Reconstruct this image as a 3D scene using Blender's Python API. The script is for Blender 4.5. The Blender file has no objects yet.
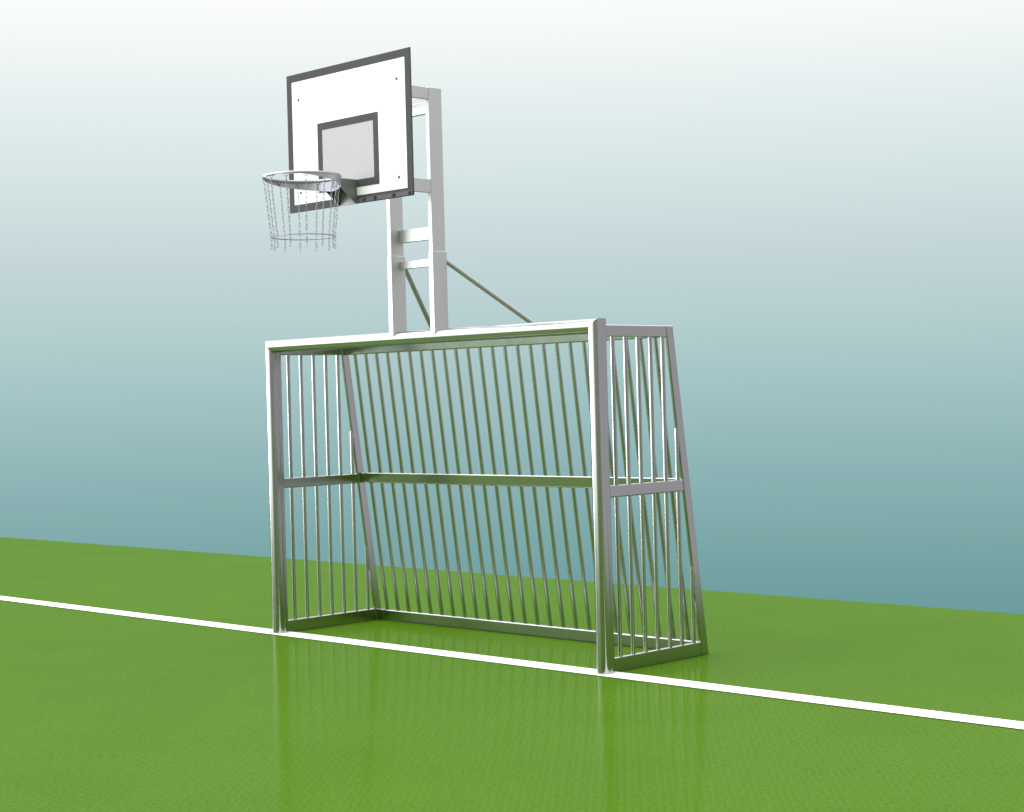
import bpy, bmesh, math, random
from mathutils import Vector, Matrix
random.seed(4)
S = bpy.context.scene
COL = S.collection
PI = math.pi

# ---------------------------------------------------------------- camera
cam_d = bpy.data.cameras.new('camera'); cam = bpy.data.objects.new('camera', cam_d); COL.objects.link(cam)
cam_d.sensor_width = 36; cam_d.lens = 1739.27 / 1024 * 36; cam_d.clip_start = .05; cam_d.clip_end = 2000
yaw, pitch, roll = .7827, -.0047, -.0261
fw = Vector((-math.sin(yaw) * math.cos(pitch), math.cos(yaw) * math.cos(pitch), math.sin(pitch)))
rt = Vector((math.cos(yaw), math.sin(yaw), 0)); up = rt.cross(fw)
r2 = rt * math.cos(roll) + up * math.sin(roll); u2 = up * math.cos(roll) - rt * math.sin(roll)
M = Matrix((r2, u2, -fw)).transposed().to_4x4(); M.translation = Vector((8.396, -7.546, 1.6364))
cam.matrix_world = M
S.camera = cam
S.view_settings.view_transform = 'Standard'; S.view_settings.look = 'None'
S.view_settings.exposure = 0; S.view_settings.gamma = 1

# ---------------------------------------------------------------- sky
def lin(c):
    f = lambda v: v / 12.92 if v <= .04045 else ((v + .055) / 1.055) ** 2.4
    return tuple(f(v / 255) for v in c) + (1,)

W = bpy.data.worlds.new('World'); S.world = W; W.use_nodes = True
nt = W.node_tree; N = nt.nodes; L = nt.links
W.cycles.sampling_method = 'MANUAL'; W.cycles.sample_map_resolution = 1024
bg = N['Background']; bg.inputs['Strength'].default_value = 1.0
tc = N.new('ShaderNodeTexCoord')
sep = N.new('ShaderNodeSeparateXYZ'); L.new(tc.outputs['Generated'], sep.inputs[0])
mr = N.new('ShaderNodeMapRange'); mr.inputs['From Min'].default_value = -.14; mr.inputs['From Max'].default_value = .26
L.new(sep.outputs['Z'], mr.inputs['Value'])
cr = N.new('ShaderNodeValToRGB'); L.new(mr.outputs[0], cr.inputs[0])
SKY = [(-.14, (104, 153, 154)), (-.115, (112, 159, 160)), (-.09, (121, 166, 166)), (-.045, (140, 179, 181)), (0, (161, 194, 195)),
       (.039, (179, 206, 207)), (.08, (196, 214, 218)), (.113, (208, 225, 225)), (.165, (228, 238, 238)), (.21, (247, 250, 250)), (.235, (255, 255, 255))]
el = cr.color_ramp.elements
while len(el) < len(SKY): el.new(.5)
for e, (z, c) in zip(el, SKY): e.position = (z + .14) / .40; e.color = lin(c)
# brighter overhead, and a broad bright glow round the (veiled) sun at the left front
gl = N.new('ShaderNodeVectorMath'); gl.operation = 'DOT_PRODUCT'
L.new(tc.outputs['Generated'], gl.inputs[0])
SUN = Vector((-.62, -.76, .16)).normalized(); gl.inputs[1].default_value = SUN
gm = N.new('ShaderNodeMapRange'); gm.interpolation_type = 'SMOOTHSTEP'
gm.inputs['From Min'].default_value = .45; gm.inputs['From Max'].default_value = .92
gm.inputs['To Max'].default_value = 2.2
L.new(gl.outputs['Value'], gm.inputs['Value'])
zm = N.new('ShaderNodeMapRange'); zm.interpolation_type = 'SMOOTHSTEP'
zm.inputs['From Min'].default_value = .25; zm.inputs['From Max'].default_value = .6; zm.inputs['To Max'].default_value = 1.5
L.new(sep.outputs['Z'], zm.inputs['Value'])
ad = N.new('ShaderNodeMath'); ad.operation = 'ADD'; L.new(gm.outputs[0], ad.inputs[0]); L.new(zm.outputs[0], ad.inputs[1])
mx = N.new('ShaderNodeVectorMath'); mx.operation = 'ADD'
# the far right of the sky is a flat pale grey
gd = N.new('ShaderNodeVectorMath'); gd.operation = 'DOT_PRODUCT'; L.new(tc.outputs['Generated'], gd.inputs[0])
gd.inputs[1].default_value = Vector((1, -.1, 0)).normalized()
gr = N.new('ShaderNodeMapRange'); gr.interpolation_type = 'SMOOTHSTEP'
gr.inputs['From Min'].default_value = -.1; gr.inputs['From Max'].default_value = .5
L.new(gd.outputs['Value'], gr.inputs['Value'])
gx = N.new('ShaderNodeMix'); gx.data_type = 'RGBA'; L.new(gr.outputs[0], gx.inputs[0])
L.new(cr.outputs[0], gx.inputs[6]); gx.inputs[7].default_value = (.60, .585, .615, 1)
# and duller still towards the right front
hd = N.new('ShaderNodeVectorMath'); hd.operation = 'DOT_PRODUCT'; L.new(tc.outputs['Generated'], hd.inputs[0])
hd.inputs[1].default_value = Vector((.60, -.80, 0)).normalized()
hr = N.new('ShaderNodeMapRange'); hr.interpolation_type = 'SMOOTHSTEP'
hr.inputs['From Min'].default_value = .25; hr.inputs['From Max'].default_value = .85
L.new(hd.outputs['Value'], hr.inputs['Value'])
hx = N.new('ShaderNodeMix'); hx.data_type = 'RGBA'; L.new(hr.outputs[0], hx.inputs[0])
L.new(gx.outputs[2], hx.inputs[6]); hx.inputs[7].default_value = (.40, .42, .38, 1)
L.new(hx.outputs[2], mx.inputs[0]); L.new(ad.outputs[0], mx.inputs[1]); L.new(mx.outputs[0], bg.inputs['Color'])

sun_d = bpy.data.lights.new('sun', 'SUN'); sun_d.energy = 1.0; sun_d.angle = math.radians(14); sun_d.color = (1, .985, .96)
sun = bpy.data.objects.new('sun', sun_d); COL.objects.link(sun)
sun.rotation_euler = Vector((-.90, -.44, .065)).to_track_quat('Z', 'Y').to_euler()

# ---------------------------------------------------------------- materials
def mat(name, col, rough=.5, metal=0, bump=None, spec=None, var=None):
    m = bpy.data.materials.new(name); m.use_nodes = True
    n = m.node_tree.nodes; l = m.node_tree.links; b = n['Principled BSDF']
    b.inputs['Base Color'].default_value = (*col, 1); b.inputs['Roughness'].default_value = rough
    b.inputs['Metallic'].default_value = metal
    if spec is not None: b.inputs['Specular IOR Level'].default_value = spec
    t = n.new('ShaderNodeTexCoord')
    if var:      # gentle unevenness of the surface finish
        sc, amt = var
        ns = n.new('ShaderNodeTexNoise'); ns.inputs['Scale'].default_value = sc; ns.inputs['Detail'].default_value = 4
        l.new(t.outputs['Object'], ns.inputs['Vector'])
        r = n.new('ShaderNodeMapRange'); r.inputs['From Min'].default_value = .3; r.inputs['From Max'].default_value = .7
        r.inputs['To Min'].default_value = rough - amt; r.inputs['To Max'].default_value = rough + amt
        l.new(ns.outputs['Fac'], r.inputs['Value']); l.new(r.outputs[0], b.inputs['Roughness'])
    return m

ALU = mat('brushed_aluminium', (.45, .45, .455), .15, 1.0, var=(9, .012))
MAST = mat('mast_steel', (.58, .585, .585), .44, .85, var=(7, .03))
def soft_metal(m, col, rough):
    """brushed metal with a short-tailed (Beckmann) highlight"""
    n = m.node_tree.nodes; l = m.node_tree.links; p = n['Principled BSDF']
    src = p.inputs['Roughness'].links[0].from_node
    src.inputs['To Min'].default_value = rough - .015; src.inputs['To Max'].default_value = rough + .015
    g = n.new('ShaderNodeBsdfAnisotropic'); g.distribution = 'BECKMANN'; g.inputs['Color'].default_value = (*col, 1)
    l.new(src.outputs[0], g.inputs['Roughness']); l.new(g.outputs[0], n['Material Output'].inputs['Surface']); n.remove(p)
soft_metal(ALU, (.45, .45, .455), .23)
BAR = mat('aluminium_bar', (.5, .5, .5), .3, 1, var=(9, .015)); soft_metal(BAR, (.45, .45, .455), .24)
STAY = mat('stay_tube', (.36, .37, .35), .5, .7, var=(9, .04))
GALV = mat('galvanised_steel', (.42, .41, .47), .42, .8, var=(30, .08))
CHAIN = mat('chain_steel', (.30, .30, .35), .4, .7, var=(60, .08))
BOARD = mat('white_board', (.84, .84, .84), .7, 0, spec=.1, var=(5, .03))
BORDER = mat('dark_grey_border', (.066, .062, .069), .7, 0, spec=.1, var=(5, .03))
PANEL = mat('pale_grey_field', (.430, .420, .436), .7, 0, spec=.1, var=(5, .03))
BRACK = mat('dark_bracket_steel', (.20, .205, .205), .45, .4, var=(12, .06))
STRIP = mat('grey_strip', (.10, .09, .105), .6, 0, spec=.2, var=(9, .05))
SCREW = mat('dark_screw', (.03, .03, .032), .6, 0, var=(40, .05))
LINE = mat('white_line_paint', (.80, .80, .78), .6, 0, var=(14, .08))

TURF = mat('artificial_turf', (.12, .27, .03), .2, 0)
def turf():
    n = TURF.node_tree.nodes; l = TURF.node_tree.links; b = n['Principled BSDF']
    t = n.new('ShaderNodeTexCoord')
    a = n.new('ShaderNodeTexNoise'); a.inputs['Scale'].default_value = 42; a.inputs['Detail'].default_value = 4; a.inputs['Roughness'].default_value = .65
    l.new(t.outputs['Object'], a.inputs['Vector'])
    c = n.new('ShaderNodeTexNoise'); c.inputs['Scale'].default_value = 1.3; c.inputs['Detail'].default_value = 3
    l.new(t.outputs['Object'], c.inputs['Vector'])
    sx = n.new('ShaderNodeSeparateXYZ'); wob = n.new('ShaderNodeVectorMath'); wob.operation = 'MULTIPLY_ADD'
    l.new(a.outputs['Color'], wob.inputs[0]); wob.inputs[1].default_value = (.052, .052, 0); l.new(t.outputs['Object'], wob.inputs[2])
    l.new(wob.outputs[0], sx.inputs[0])
    def wave(out, per):                                    # tufts stand in rows: one wave along each direction of the weave
        m = n.new('ShaderNodeMath'); m.operation = 'MULTIPLY'; m.inputs[1].default_value = 2 * PI / per; l.new(out, m.inputs[0])
        q = n.new('ShaderNodeMath'); q.operation = 'SINE'; l.new(m.outputs[0], q.inputs[0]); return q.outputs[0]
    pr = n.new('ShaderNodeMath'); pr.operation = 'MULTIPLY'
    l.new(wave(sx.outputs['X'], .041), pr.inputs[0]); l.new(wave(sx.outputs['Y'], .047), pr.inputs[1])
    m0 = n.new('ShaderNodeMath'); m0.operation = 'MULTIPLY_ADD'; m0.inputs[1].default_value = .10
    l.new(pr.outputs[0], m0.inputs[0]); l.new(a.outputs['Fac'], m0.inputs[2])
    m1 = n.new('ShaderNodeMath'); m1.operation = 'MULTIPLY_ADD'; m1.inputs[1].default_value = .22
    l.new(c.outputs['Fac'], m1.inputs[0]); l.new(m0.outputs[0], m1.inputs[2])
    r = n.new('ShaderNodeValToRGB')
    r.color_ramp.elements[0].position = .25; r.color_ramp.elements[0].color = (.034, .096, .002, 1)
    r.color_ramp.elements[1].position = .95; r.color_ramp.elements[1].color = (.079, .168, .006, 1)
    l.new(m1.outputs[0], r.inputs[0])
    bp = n.new('ShaderNodeBump'); bp.inputs['Strength'].default_value = .12; bp.inputs['Distance'].default_value = .006
    l.new(m1.outputs[0], bp.inputs['Height'])
    n.remove(b)                                             # matt fibres with a thin, slightly glossy top
    df = n.new('ShaderNodeBsdfDiffuse'); gs = n.new('ShaderNodeBsdfAnisotropic'); ms = n.new('ShaderNodeMixShader')
    l.new(r.outputs[0], df.inputs['Color']); gs.inputs['Roughness'].default_value = .16
    l.new(bp.outputs[0], df.inputs['Normal']); gs.inputs['Roughness'].default_value = .13
    lw = n.new('ShaderNodeLayerWeight'); fr = n.new('ShaderNodeMapRange')
    fr.inputs['From Min'].default_value = .74; fr.inputs['From Max'].default_value = .93
    fr.inputs['To Min'].default_value = .045; fr.inputs['To Max'].default_value = .088
    l.new(lw.outputs['Facing'], fr.inputs['Value']); l.new(fr.outputs[0], ms.inputs[0])
    l.new(df.outputs[0], ms.inputs[1]); l.new(gs.outputs[0], ms.inputs[2]); l.new(ms.outputs[0], n['Material Output'].inputs['Surface'])
turf()

# ---------------------------------------------------------------- helpers
def obj(name, bm, m, parent=None, smooth=False, at=None):
    bmesh.ops.recalc_face_normals(bm, faces=bm.faces)
    me = bpy.data.meshes.new(name)
    bm.to_mesh(me); bm.free()
    me.materials.append(m)
    if smooth:
        for p in me.polygons: p.use_smooth = True
        me.set_sharp_from_angle(angle=math.radians(38))
    o = bpy.data.objects.new(name, me); COL.objects.link(o)
    if parent: o.parent = parent
    if at: o.location = at
    return o

def again(src, parent, loc):
    c = src.copy(); COL.objects.link(c); c.parent = parent; c.location = loc
    return c

def empty(name, label, cat, loc=(0, 0, 0)):
    o = bpy.data.objects.new(name, None); COL.objects.link(o); o.location = loc
    o.empty_display_size = .2; o['label'] = label; o['category'] = cat
    return o

def box(bm, x0, x1, y0, y1, z0, z1, bev=.002):
    r = bmesh.ops.create_cube(bm, size=1)
    for v in r['verts']:
        v.co = Vector(((x0 + x1) / 2 + v.co.x * (x1 - x0), (y0 + y1) / 2 + v.co.y * (y1 - y0), (z0 + z1) / 2 + v.co.z * (z1 - z0)))
    if bev:
        es = list({e for v in r['verts'] for e in v.link_edges})
        bmesh.ops.bevel(bm, geom=es, offset=bev, segments=2, affect='EDGES', profile=.5)

def loft(bm, rings, close=True):
    """skin a list of equally long closed loops and cap both ends"""
    vs = [[bm.verts.new(p) for p in r] for r in rings]
    n = len(vs[0])
    for a, b in zip(vs, vs[1:]):
        for i in range(n): bm.faces.new((a[i], a[(i + 1) % n], b[(i + 1) % n], b[i]))
    if close:
        bm.faces.new(vs[0]); bm.faces.new(list(reversed(vs[-1])))

def tube(bm, p0, p1, r, seg=14, cap=True):
    p0, p1 = Vector(p0), Vector(p1); d = (p1 - p0).normalized()
    a = d.orthogonal().normalized(); b = d.cross(a)
    rg = [[p + a * r * math.cos(t) + b * r * math.sin(t) for t in [2 * PI * i / seg for i in range(seg)]] for p in (p0, p1)]
    loft(bm, rg, cap)

def torus(bm, c, R, r, seg=64, ms=10, axes=None):
    ax, ay, az = axes or (Vector((1, 0, 0)), Vector((0, 1, 0)), Vector((0, 0, 1)))
    c = Vector(c); vs = []
    for i in range(seg):
        t = 2 * PI * i / seg; d = ax * math.cos(t) + ay * math.sin(t)
        vs.append([bm.verts.new(c + d * (R + r * math.cos(q)) + az * r * math.sin(q)) for q in [2 * PI * j / ms for j in range(ms)]])
    for i in range(seg):
        a, b = vs[i], vs[(i + 1) % seg]
        for j in range(ms): bm.faces.new((a[j], b[j], b[(j + 1) % ms], a[(j + 1) % ms]))

def prism(bm, poly, axis, a, b):
    """poly of 2-D points in the plane across `axis`, extruded from a to b"""
    def P(q, v):
        return {'x': (v, q[0], q[1]), 'y': (q[0], v, q[1]), 'z': (q[0], q[1], v)}[axis]
    loft(bm, [[P(q, a) for q in poly], [P(q, b) for q in poly]])

# ---------------------------------------------------------------- ground
EDGE = 3.779
bm = bmesh.new()
n = 24
gv = [[bm.verts.new((-42 + 84 * i / n, EDGE - 16.6 + 16.6 * j / n, 0)) for j in range(n + 1)] for i in range(n + 1)]
for i in range(n):
    for j in range(n): bm.faces.new((gv[i][j], gv[i + 1][j], gv[i + 1][j + 1], gv[i][j + 1]))
g = obj('ground', bm, TURF); g['kind'] = 'structure'
bm = bmesh.new()
vs = [bm.verts.new(p) for p in ((-42, -.032, .004), (42, -.032, .004), (42, .138, .004), (-42, .138, .004))]
bm.faces.new(vs)
ln = obj('ground_line', bm, LINE); ln['kind'] = 'structure'

# ---------------------------------------------------------------- football goal
HW, H, PD = 1.567, 2.08, .130
goal = empty('football_goal', 'silver aluminium football goal with barred sides and back standing on the white line', 'goal')

# the post / crossbar section: a rounded nose running into flat sides, and a flat back.
# Each point is (x out from the centre of the goal, y = depth, z): the posts use x and y, the crossbar y and z,
# and the three together are the mitre where they meet.
NX, NY, NZC, AX, AY, AZ = 1.554, .034, 2.0465, .039, .036, .0425
PB = .097                                                     # back of the posts and of the crossbar
SEC = []
for i in range(37):
    t = PI * i / 36
    c, q = math.cos(t), math.sin(t)
    SEC.append((NX + AX * c, NY - AY * q, NZC + AZ * c))
for o, y in ((-1, .060), (-.985, .0615), (-.985, .0645), (-1, .066), (-1, PB - .004), (-.93, PB), (.93, PB), (1, PB - .004), (1, .066), (.985, .0645), (.985, .0615), (1, .060)):
    SEC.append((NX + AX * o, y, NZC + AZ * o))
def post_bm(s):
    bm = bmesh.new()
    loft(bm, [[(s * x, y, 0) for x, y, z in SEC], [(s * x, y, z) for x, y, z in SEC]])
    return bm
for s in (-1, 1):
    p = obj('post', post_bm(s), ALU, goal, True)
bm = bmesh.new()
loft(bm, [[(-(x - .0006), y, z) for x, y, z in SEC], [((x - .0006), y, z) for x, y, z in SEC]])
obj('crossbar', bm, ALU, goal, True)

# side frames -------------------------------------------------------------
DT, DB, HT = .741, 1.012, 2.055
def stile_out(z): return DT + (DB - DT) * (HT - z) / HT     # rear edge of the side frame
SW = .066                                                     # width of the rear stile along y
PT = .024                                                     # thickness of the frame
BR = .0132                                                    # bar radius
MID0, MID1, BOT, TOP0 = 1.032, 1.105, .088, 1.984
def side_frame_bm(s):
    bm = bmesh.new()
    xo, xi = s * HW, s * (HW - PT)
    x0, x1 = min(xo, xi), max(xo, xi)
    # outer loop of the frame less its two openings, as five butted bars with small chamfers
    def piece(poly):
        b2 = bmesh.new(); prism(b2, poly, 'x', x0, x1)
        bmesh.ops.bevel(b2, geom=list(b2.edges), offset=.0068, segments=3, affect='EDGES', profile=.5)
        me = bpy.data.meshes.new('t'); b2.to_mesh(me); b2.free(); bm.from_mesh(me); bpy.data.meshes.remove(me)
    si = lambda z: stile_out(z) - SW
    piece([(si(0), 0), (stile_out(0), 0), (stile_out(HT), HT), (si(HT), HT)])                 # raked rear stile
    y0 = PB + .0005
    piece([(y0, 0), (si(0) - .0005, 0), (si(BOT) - .0005, BOT), (y0, BOT)])
    piece([(y0, MID0), (si(MID0) - .0005, MID0), (si(MID1) - .0005, MID1), (y0, MID1)])
    piece([(y0, TOP0), (si(TOP0) - .0005, TOP0), (si(HT) - .0005, HT), (y0, HT)])
    return bm
BY = [.189 + .1148 * k for k in range(7)]
for s in (-1, 1):
    fr = obj('side_frame', side_frame_bm(s), ALU, goal)
    for y in BY:
        for lo, hi in ((BOT, MID0), (MID1, TOP0)):
            # a bar that meets the raked stile is cut where it runs into it
            zt = hi
            zhit = HT - HT * (y + SW - DT) / (DB - DT)
            if zhit < hi: zt = zhit + .03
            if zt - lo < .1: continue
            zc = lo - .004
            bm = bmesh.new(); tube(bm, (0, 0, 0), (0, 0, zt + .004 - zc), BR, 14, True)
            obj('bar', bm, BAR, fr, True, (s * (HW - PT / 2), y, zc))

# rear frame --------------------------------------------------------------
bm = bmesh.new()
xr = HW - PT - .0005
def raked(bm, z0, z1, off0, off1):
    """a horizontal rail lying in the raked rear plane; off = distance in front of the rear edge of the side frames"""
    poly = [(stile_out(z0) - off1, z0), (stile_out(z0) - off0, z0), (stile_out(z1) - off0, z1), (stile_out(z1) - off1, z1)]
    b2 = bmesh.new(); prism(b2, poly, 'x', -xr, xr)
    bmesh.ops.bevel(b2, geom=list(b2.edges), offset=.0068, segments=3, affect='EDGES', profile=.5)
    me = bpy.data.meshes.new('t'); b2.to_mesh(me); b2.free(); bm.from_mesh(me); bpy.data.meshes.remove(me)
O0, O1 = .010, .042
raked(bm, .003, .082, O0, O1); raked(bm, 1.034, 1.112, O0, O1); raked(bm, 1.984, 2.046, O0, O1)
rear = obj('rear_frame', bm, ALU, goal)
def ry(z): return stile_out(z) - (O0 + O1) / 2
for k in range(25):
    x = -1.44 + .12 * k - .005
    for lo, hi in ((.078, 1.038), (1.108, 1.988)):
        bm = bmesh.new(); tube(bm, (0, 0, 0), (0, ry(hi) - ry(lo), hi - lo), BR, 14, True)
        obj('bar', bm, ALU, rear, True, (x, ry(lo), lo))

# sleeves that carry the basketball mast, with the lower rung and two stays
SLX = (-.203, .199)
STEP = 2.589
def cope(bm, x0, x1, y0, y1, z1):
    """rectangular tube coped over the rounded top of the crossbar"""
    bot = []
    for i in range(25):
        y = y0 + (y1 - y0) * (i / 24) ** 1.6
        z = NZC + AZ * math.sqrt(max(.16, 1 - ((y - NY) / AY) ** 2)) if y < NY else NZC + AZ - .0015
        bot.append((y, z - .001))
    prism(bm, [(y1, z1), (y0, z1)] + bot, 'x', x0, x1)
for x in SLX:
    bm = bmesh.new(); cope(bm, x - .020, x + .020, -.006, .116, STEP)
    es = [e for e in bm.edges if abs(e.verts[0].co.z - e.verts[1].co.z) > .2 or min(v.co.z for v in e.verts) > STEP - .01]
    bmesh.ops.bevel(bm, geom=es, offset=.003, segments=2, affect='EDGES', profile=.5)
    obj('mast_sleeve', bm, MAST, goal)
bm = bmesh.new(); box(bm, SLX[0] + .0205, SLX[1] - .0205, .070, .108, 2.500, 2.549)
obj('crosspiece', bm, MAST, goal)
for s, x in zip((-1, 1), SLX):
    bm = bmesh.new(); tube(bm, (x, .114, 2.535), (s * .535, ry(2.02), 2.040), .0165, 18)
    obj('stay', bm, STAY, goal, True)

# ---------------------------------------------------------------- basketball hoop (slides into the sleeves)
BY0, BZ, BH, BWH = -.503, 2.874, .892, .600
hoop = empty('basketball_hoop', 'basketball hoop with white rectangular backboard and chain net mounted above the goal', 'basketball hoop', (0, 0, STEP))
def part(name, bm, m, parent=hoop, smooth=False):
    o = obj(name, bm, m, parent, smooth)
    if parent is hoop: o.location = (0, 0, -STEP)
    return o
TOPZ = 3.636
for x in SLX:
    bm = bmesh.new(); box(bm, x - .0165, x + .0175, -.003, .108, STEP - .25, TOPZ, .0025)
    part('mast', bm, MAST)
for z0, z1 in ((2.673, 2.756), (3.487, 3.562)):
    bm = bmesh.new(); box(bm, SLX[0] + .018, SLX[1] - .017, .070, .104, z0, z1)
    part('crosspiece', bm, MAST)
for x in SLX:
    for z0, z1 in ((2.961, 3.046), (3.558, 3.632)):
        bm = bmesh.new(); box(bm, x - .015, x + .0155, BY0 + .0095, -.0035, z0, z1)
        part('support_arm', bm, MAST)

# backboard
bm = bmesh.new(); box(bm, -BWH + .004, BWH - .004, BY0, BY0 + .006, BZ + .004, BZ + BH - .004, .001)
board = part('backboard', bm, BOARD)
def rim(x0, x1, z0, z1, w, y0, y1):
    bm = bmesh.new()
    o = [(x0, z0), (x1, z0), (x1, z1), (x0, z1)]; i = [(x0 + w, z0 + w), (x1 - w, z0 + w), (x1 - w, z1 - w), (x0 + w, z1 - w)]
    V = lambda q, y: bm.verts.new((q[0], y, q[1]))
    of, inf, ob, ib = [[V(q, y) for q in l] for l, y in ((o, y0), (i, y0), (o, y1), (i, y1))]
    for k in range(4):
        j = (k + 1) % 4
        bm.faces.new((of[k], of[j], inf[j], inf[k])); bm.faces.new((ob[k], ob[j], ib[j], ib[k]))
        bm.faces.new((of[k], of[j], ob[j], ob[k])); bm.faces.new((inf[k], inf[j], ib[j], ib[k]))
    return bm
part('border', rim(-BWH, BWH, BZ, BZ + BH, .049, BY0 - .0015, BY0 + .008), BORDER, board)
part('target_square', rim(-.297, .293, 2.975, 3.419, .047, BY0 - .0015, BY0 + .0003), BORDER, board)
bm = bmesh.new(); box(bm, -.2505, .2465, BY0 - .0008, BY0 + .0006, 3.0215, 3.3725, 0)
part('target_field', bm, PANEL, board)
bm = bmesh.new()
tube(bm, (0, -.003, 0), (0, .002, 0), .0085, 16)
sc = obj('screw', bm, SCREW, board, True, (-.483, BY0, 3.596))
for x, z in ((.474, 3.594), (.474, 2.996), (-.483, 2.997)): again(sc, board, (x, BY0, z))

# raised grey strip with small dark blocks: dark marks at the board's lower right
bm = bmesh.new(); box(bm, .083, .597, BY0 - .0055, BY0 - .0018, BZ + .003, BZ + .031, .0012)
strip = part('edge_strip', bm, STRIP, board)
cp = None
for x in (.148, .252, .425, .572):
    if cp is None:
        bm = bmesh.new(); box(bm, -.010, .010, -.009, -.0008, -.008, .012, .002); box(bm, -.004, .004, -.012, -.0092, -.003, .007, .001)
        cp = obj('edge_block', bm, SCREW, strip, False, (x, BY0 - .005, BZ + .016))
    else: again(cp, strip, (x, BY0 - .005, BZ + .016))
# ring bracket: two tapering cheeks, a top plate and a base plate on the board
RC, RZ, RR = -.876, 3.022, .233
yf = RC + .224
bm = bmesh.new()
for x0, x1 in ((-.092, -.086), (.066, .072)):
    b2 = bmesh.new()
    prism(b2, [(BY0 - .0075, 2.874), (BY0 - .0075, 3.024), (yf, 3.024), (yf, 2.985)], 'x', x0, x1)
    me = bpy.data.meshes.new('t'); b2.to_mesh(me); b2.free(); bm.from_mesh(me); bpy.data.meshes.remove(me)
box(bm, -.0858, .0658, yf, BY0 - .0075, 3.018, 3.0238, .001)
box(bm, -.098, .078, BY0 - .007, BY0 - .0017, 2.872, 3.022, .001)
part('bracket', bm, BRACK)

# the ring: a steel rod with a collar below it that deepens towards the board
bm = bmesh.new()
torus(bm, (0, RC, RZ), RR, .0095, 96, 12)
part_ring = part('ring', bm, GALV, hoop, True)
bm = bmesh.new()
n = 72; lo = []; loops = []
for i in range(n + 1):
    t = PI / 2 - PI * .94 + 2 * PI * .94 * i / n          # from the far front, round by the board, and back
    k = max(0, 1 - abs(t - PI / 2) / (PI * .70))
    h = .010 + .064 * k ** .85
    c, s = math.cos(t), math.sin(t)
    ro, ri = RR + .0075, RR + .0035
    loops.append([(ro * c, RC + ro * s, RZ - .002), (ro * c, RC + ro * s, RZ - h), (ri * c, RC + ri * s, RZ - h), (ri * c, RC + ri * s, RZ - .002)])
loft(bm, loops)
part('collar', bm, GALV, part_ring, True)
# small U hooks under the rod
def link(bm, c, d, side, L_, w, r):
    """one long chain link, centre c, along d, lying in the plane of d and side"""
    c = Vector(c); pts = []
    for i in range(10):
        t = 2 * PI * i / 10
        pts.append(c + side * (w * math.cos(t)) + d * (L_ * math.sin(t)))
    nrm = d.cross(side); ring_ = []
    for i, p in enumerate(pts):
        tan = (pts[(i + 1) % 10] - pts[i - 1]).normalized(); o = tan.cross(nrm)
        ring_.append([bm.verts.new(p + o * r * math.cos(q) + nrm * r * math.sin(q)) for q in [2 * PI * j / 5 for j in range(5)]])
    for i in range(10):
        a, b = ring_[i], ring_[(i + 1) % 10]
        for j in range(5): bm.faces.new((a[j], b[j], b[(j + 1) % 5], a[(j + 1) % 5]))
NR, NZ = .194, 2.655
for k in range(12):
    t = 2 * PI * (k + .923) / 12
    c, s = math.cos(t), math.sin(t)
    e = Vector((c, s, 0)); tg = Vector((-s, c, 0))
    top = Vector(((RR - .002) * c, RC + (RR - .002) * s, RZ - .020))
    net = Vector((NR * c, RC + NR * s, NZ))
    bm = bmesh.new(); torus(bm, (RR * c * .97, RC + RR * s * .97, RZ - .010), .011, .0024, 14, 6, (tg, Vector((0, 0, 1)), e))
    part('hook', bm, GALV, part_ring, True)
    bm = bmesh.new()
    d = (net - top); ln_ = d.length; d.normalize(); nl = 13
    sd = d.cross(tg).normalized()
    for i in range(nl):
        q = top + d * (ln_ * (i + .5) / nl)
        link(bm, q, d, (tg if i % 2 else sd), ln_ / nl * .64, .0050, .0016)
    for i in range(3):                                     # the loose tail below the lower ring
        q = net + Vector((0, 0, -1)) * (.024 * (i + .5))
        link(bm, q, Vector((0, 0, -1)), (tg if i % 2 else e), .0155, .0050, .0016)
    part('chain', bm, CHAIN, part_ring, True)
bm = bmesh.new(); torus(bm, (0, RC, NZ), NR, .0032, 72, 8)
part('net_ring', bm, CHAIN, part_ring, True)
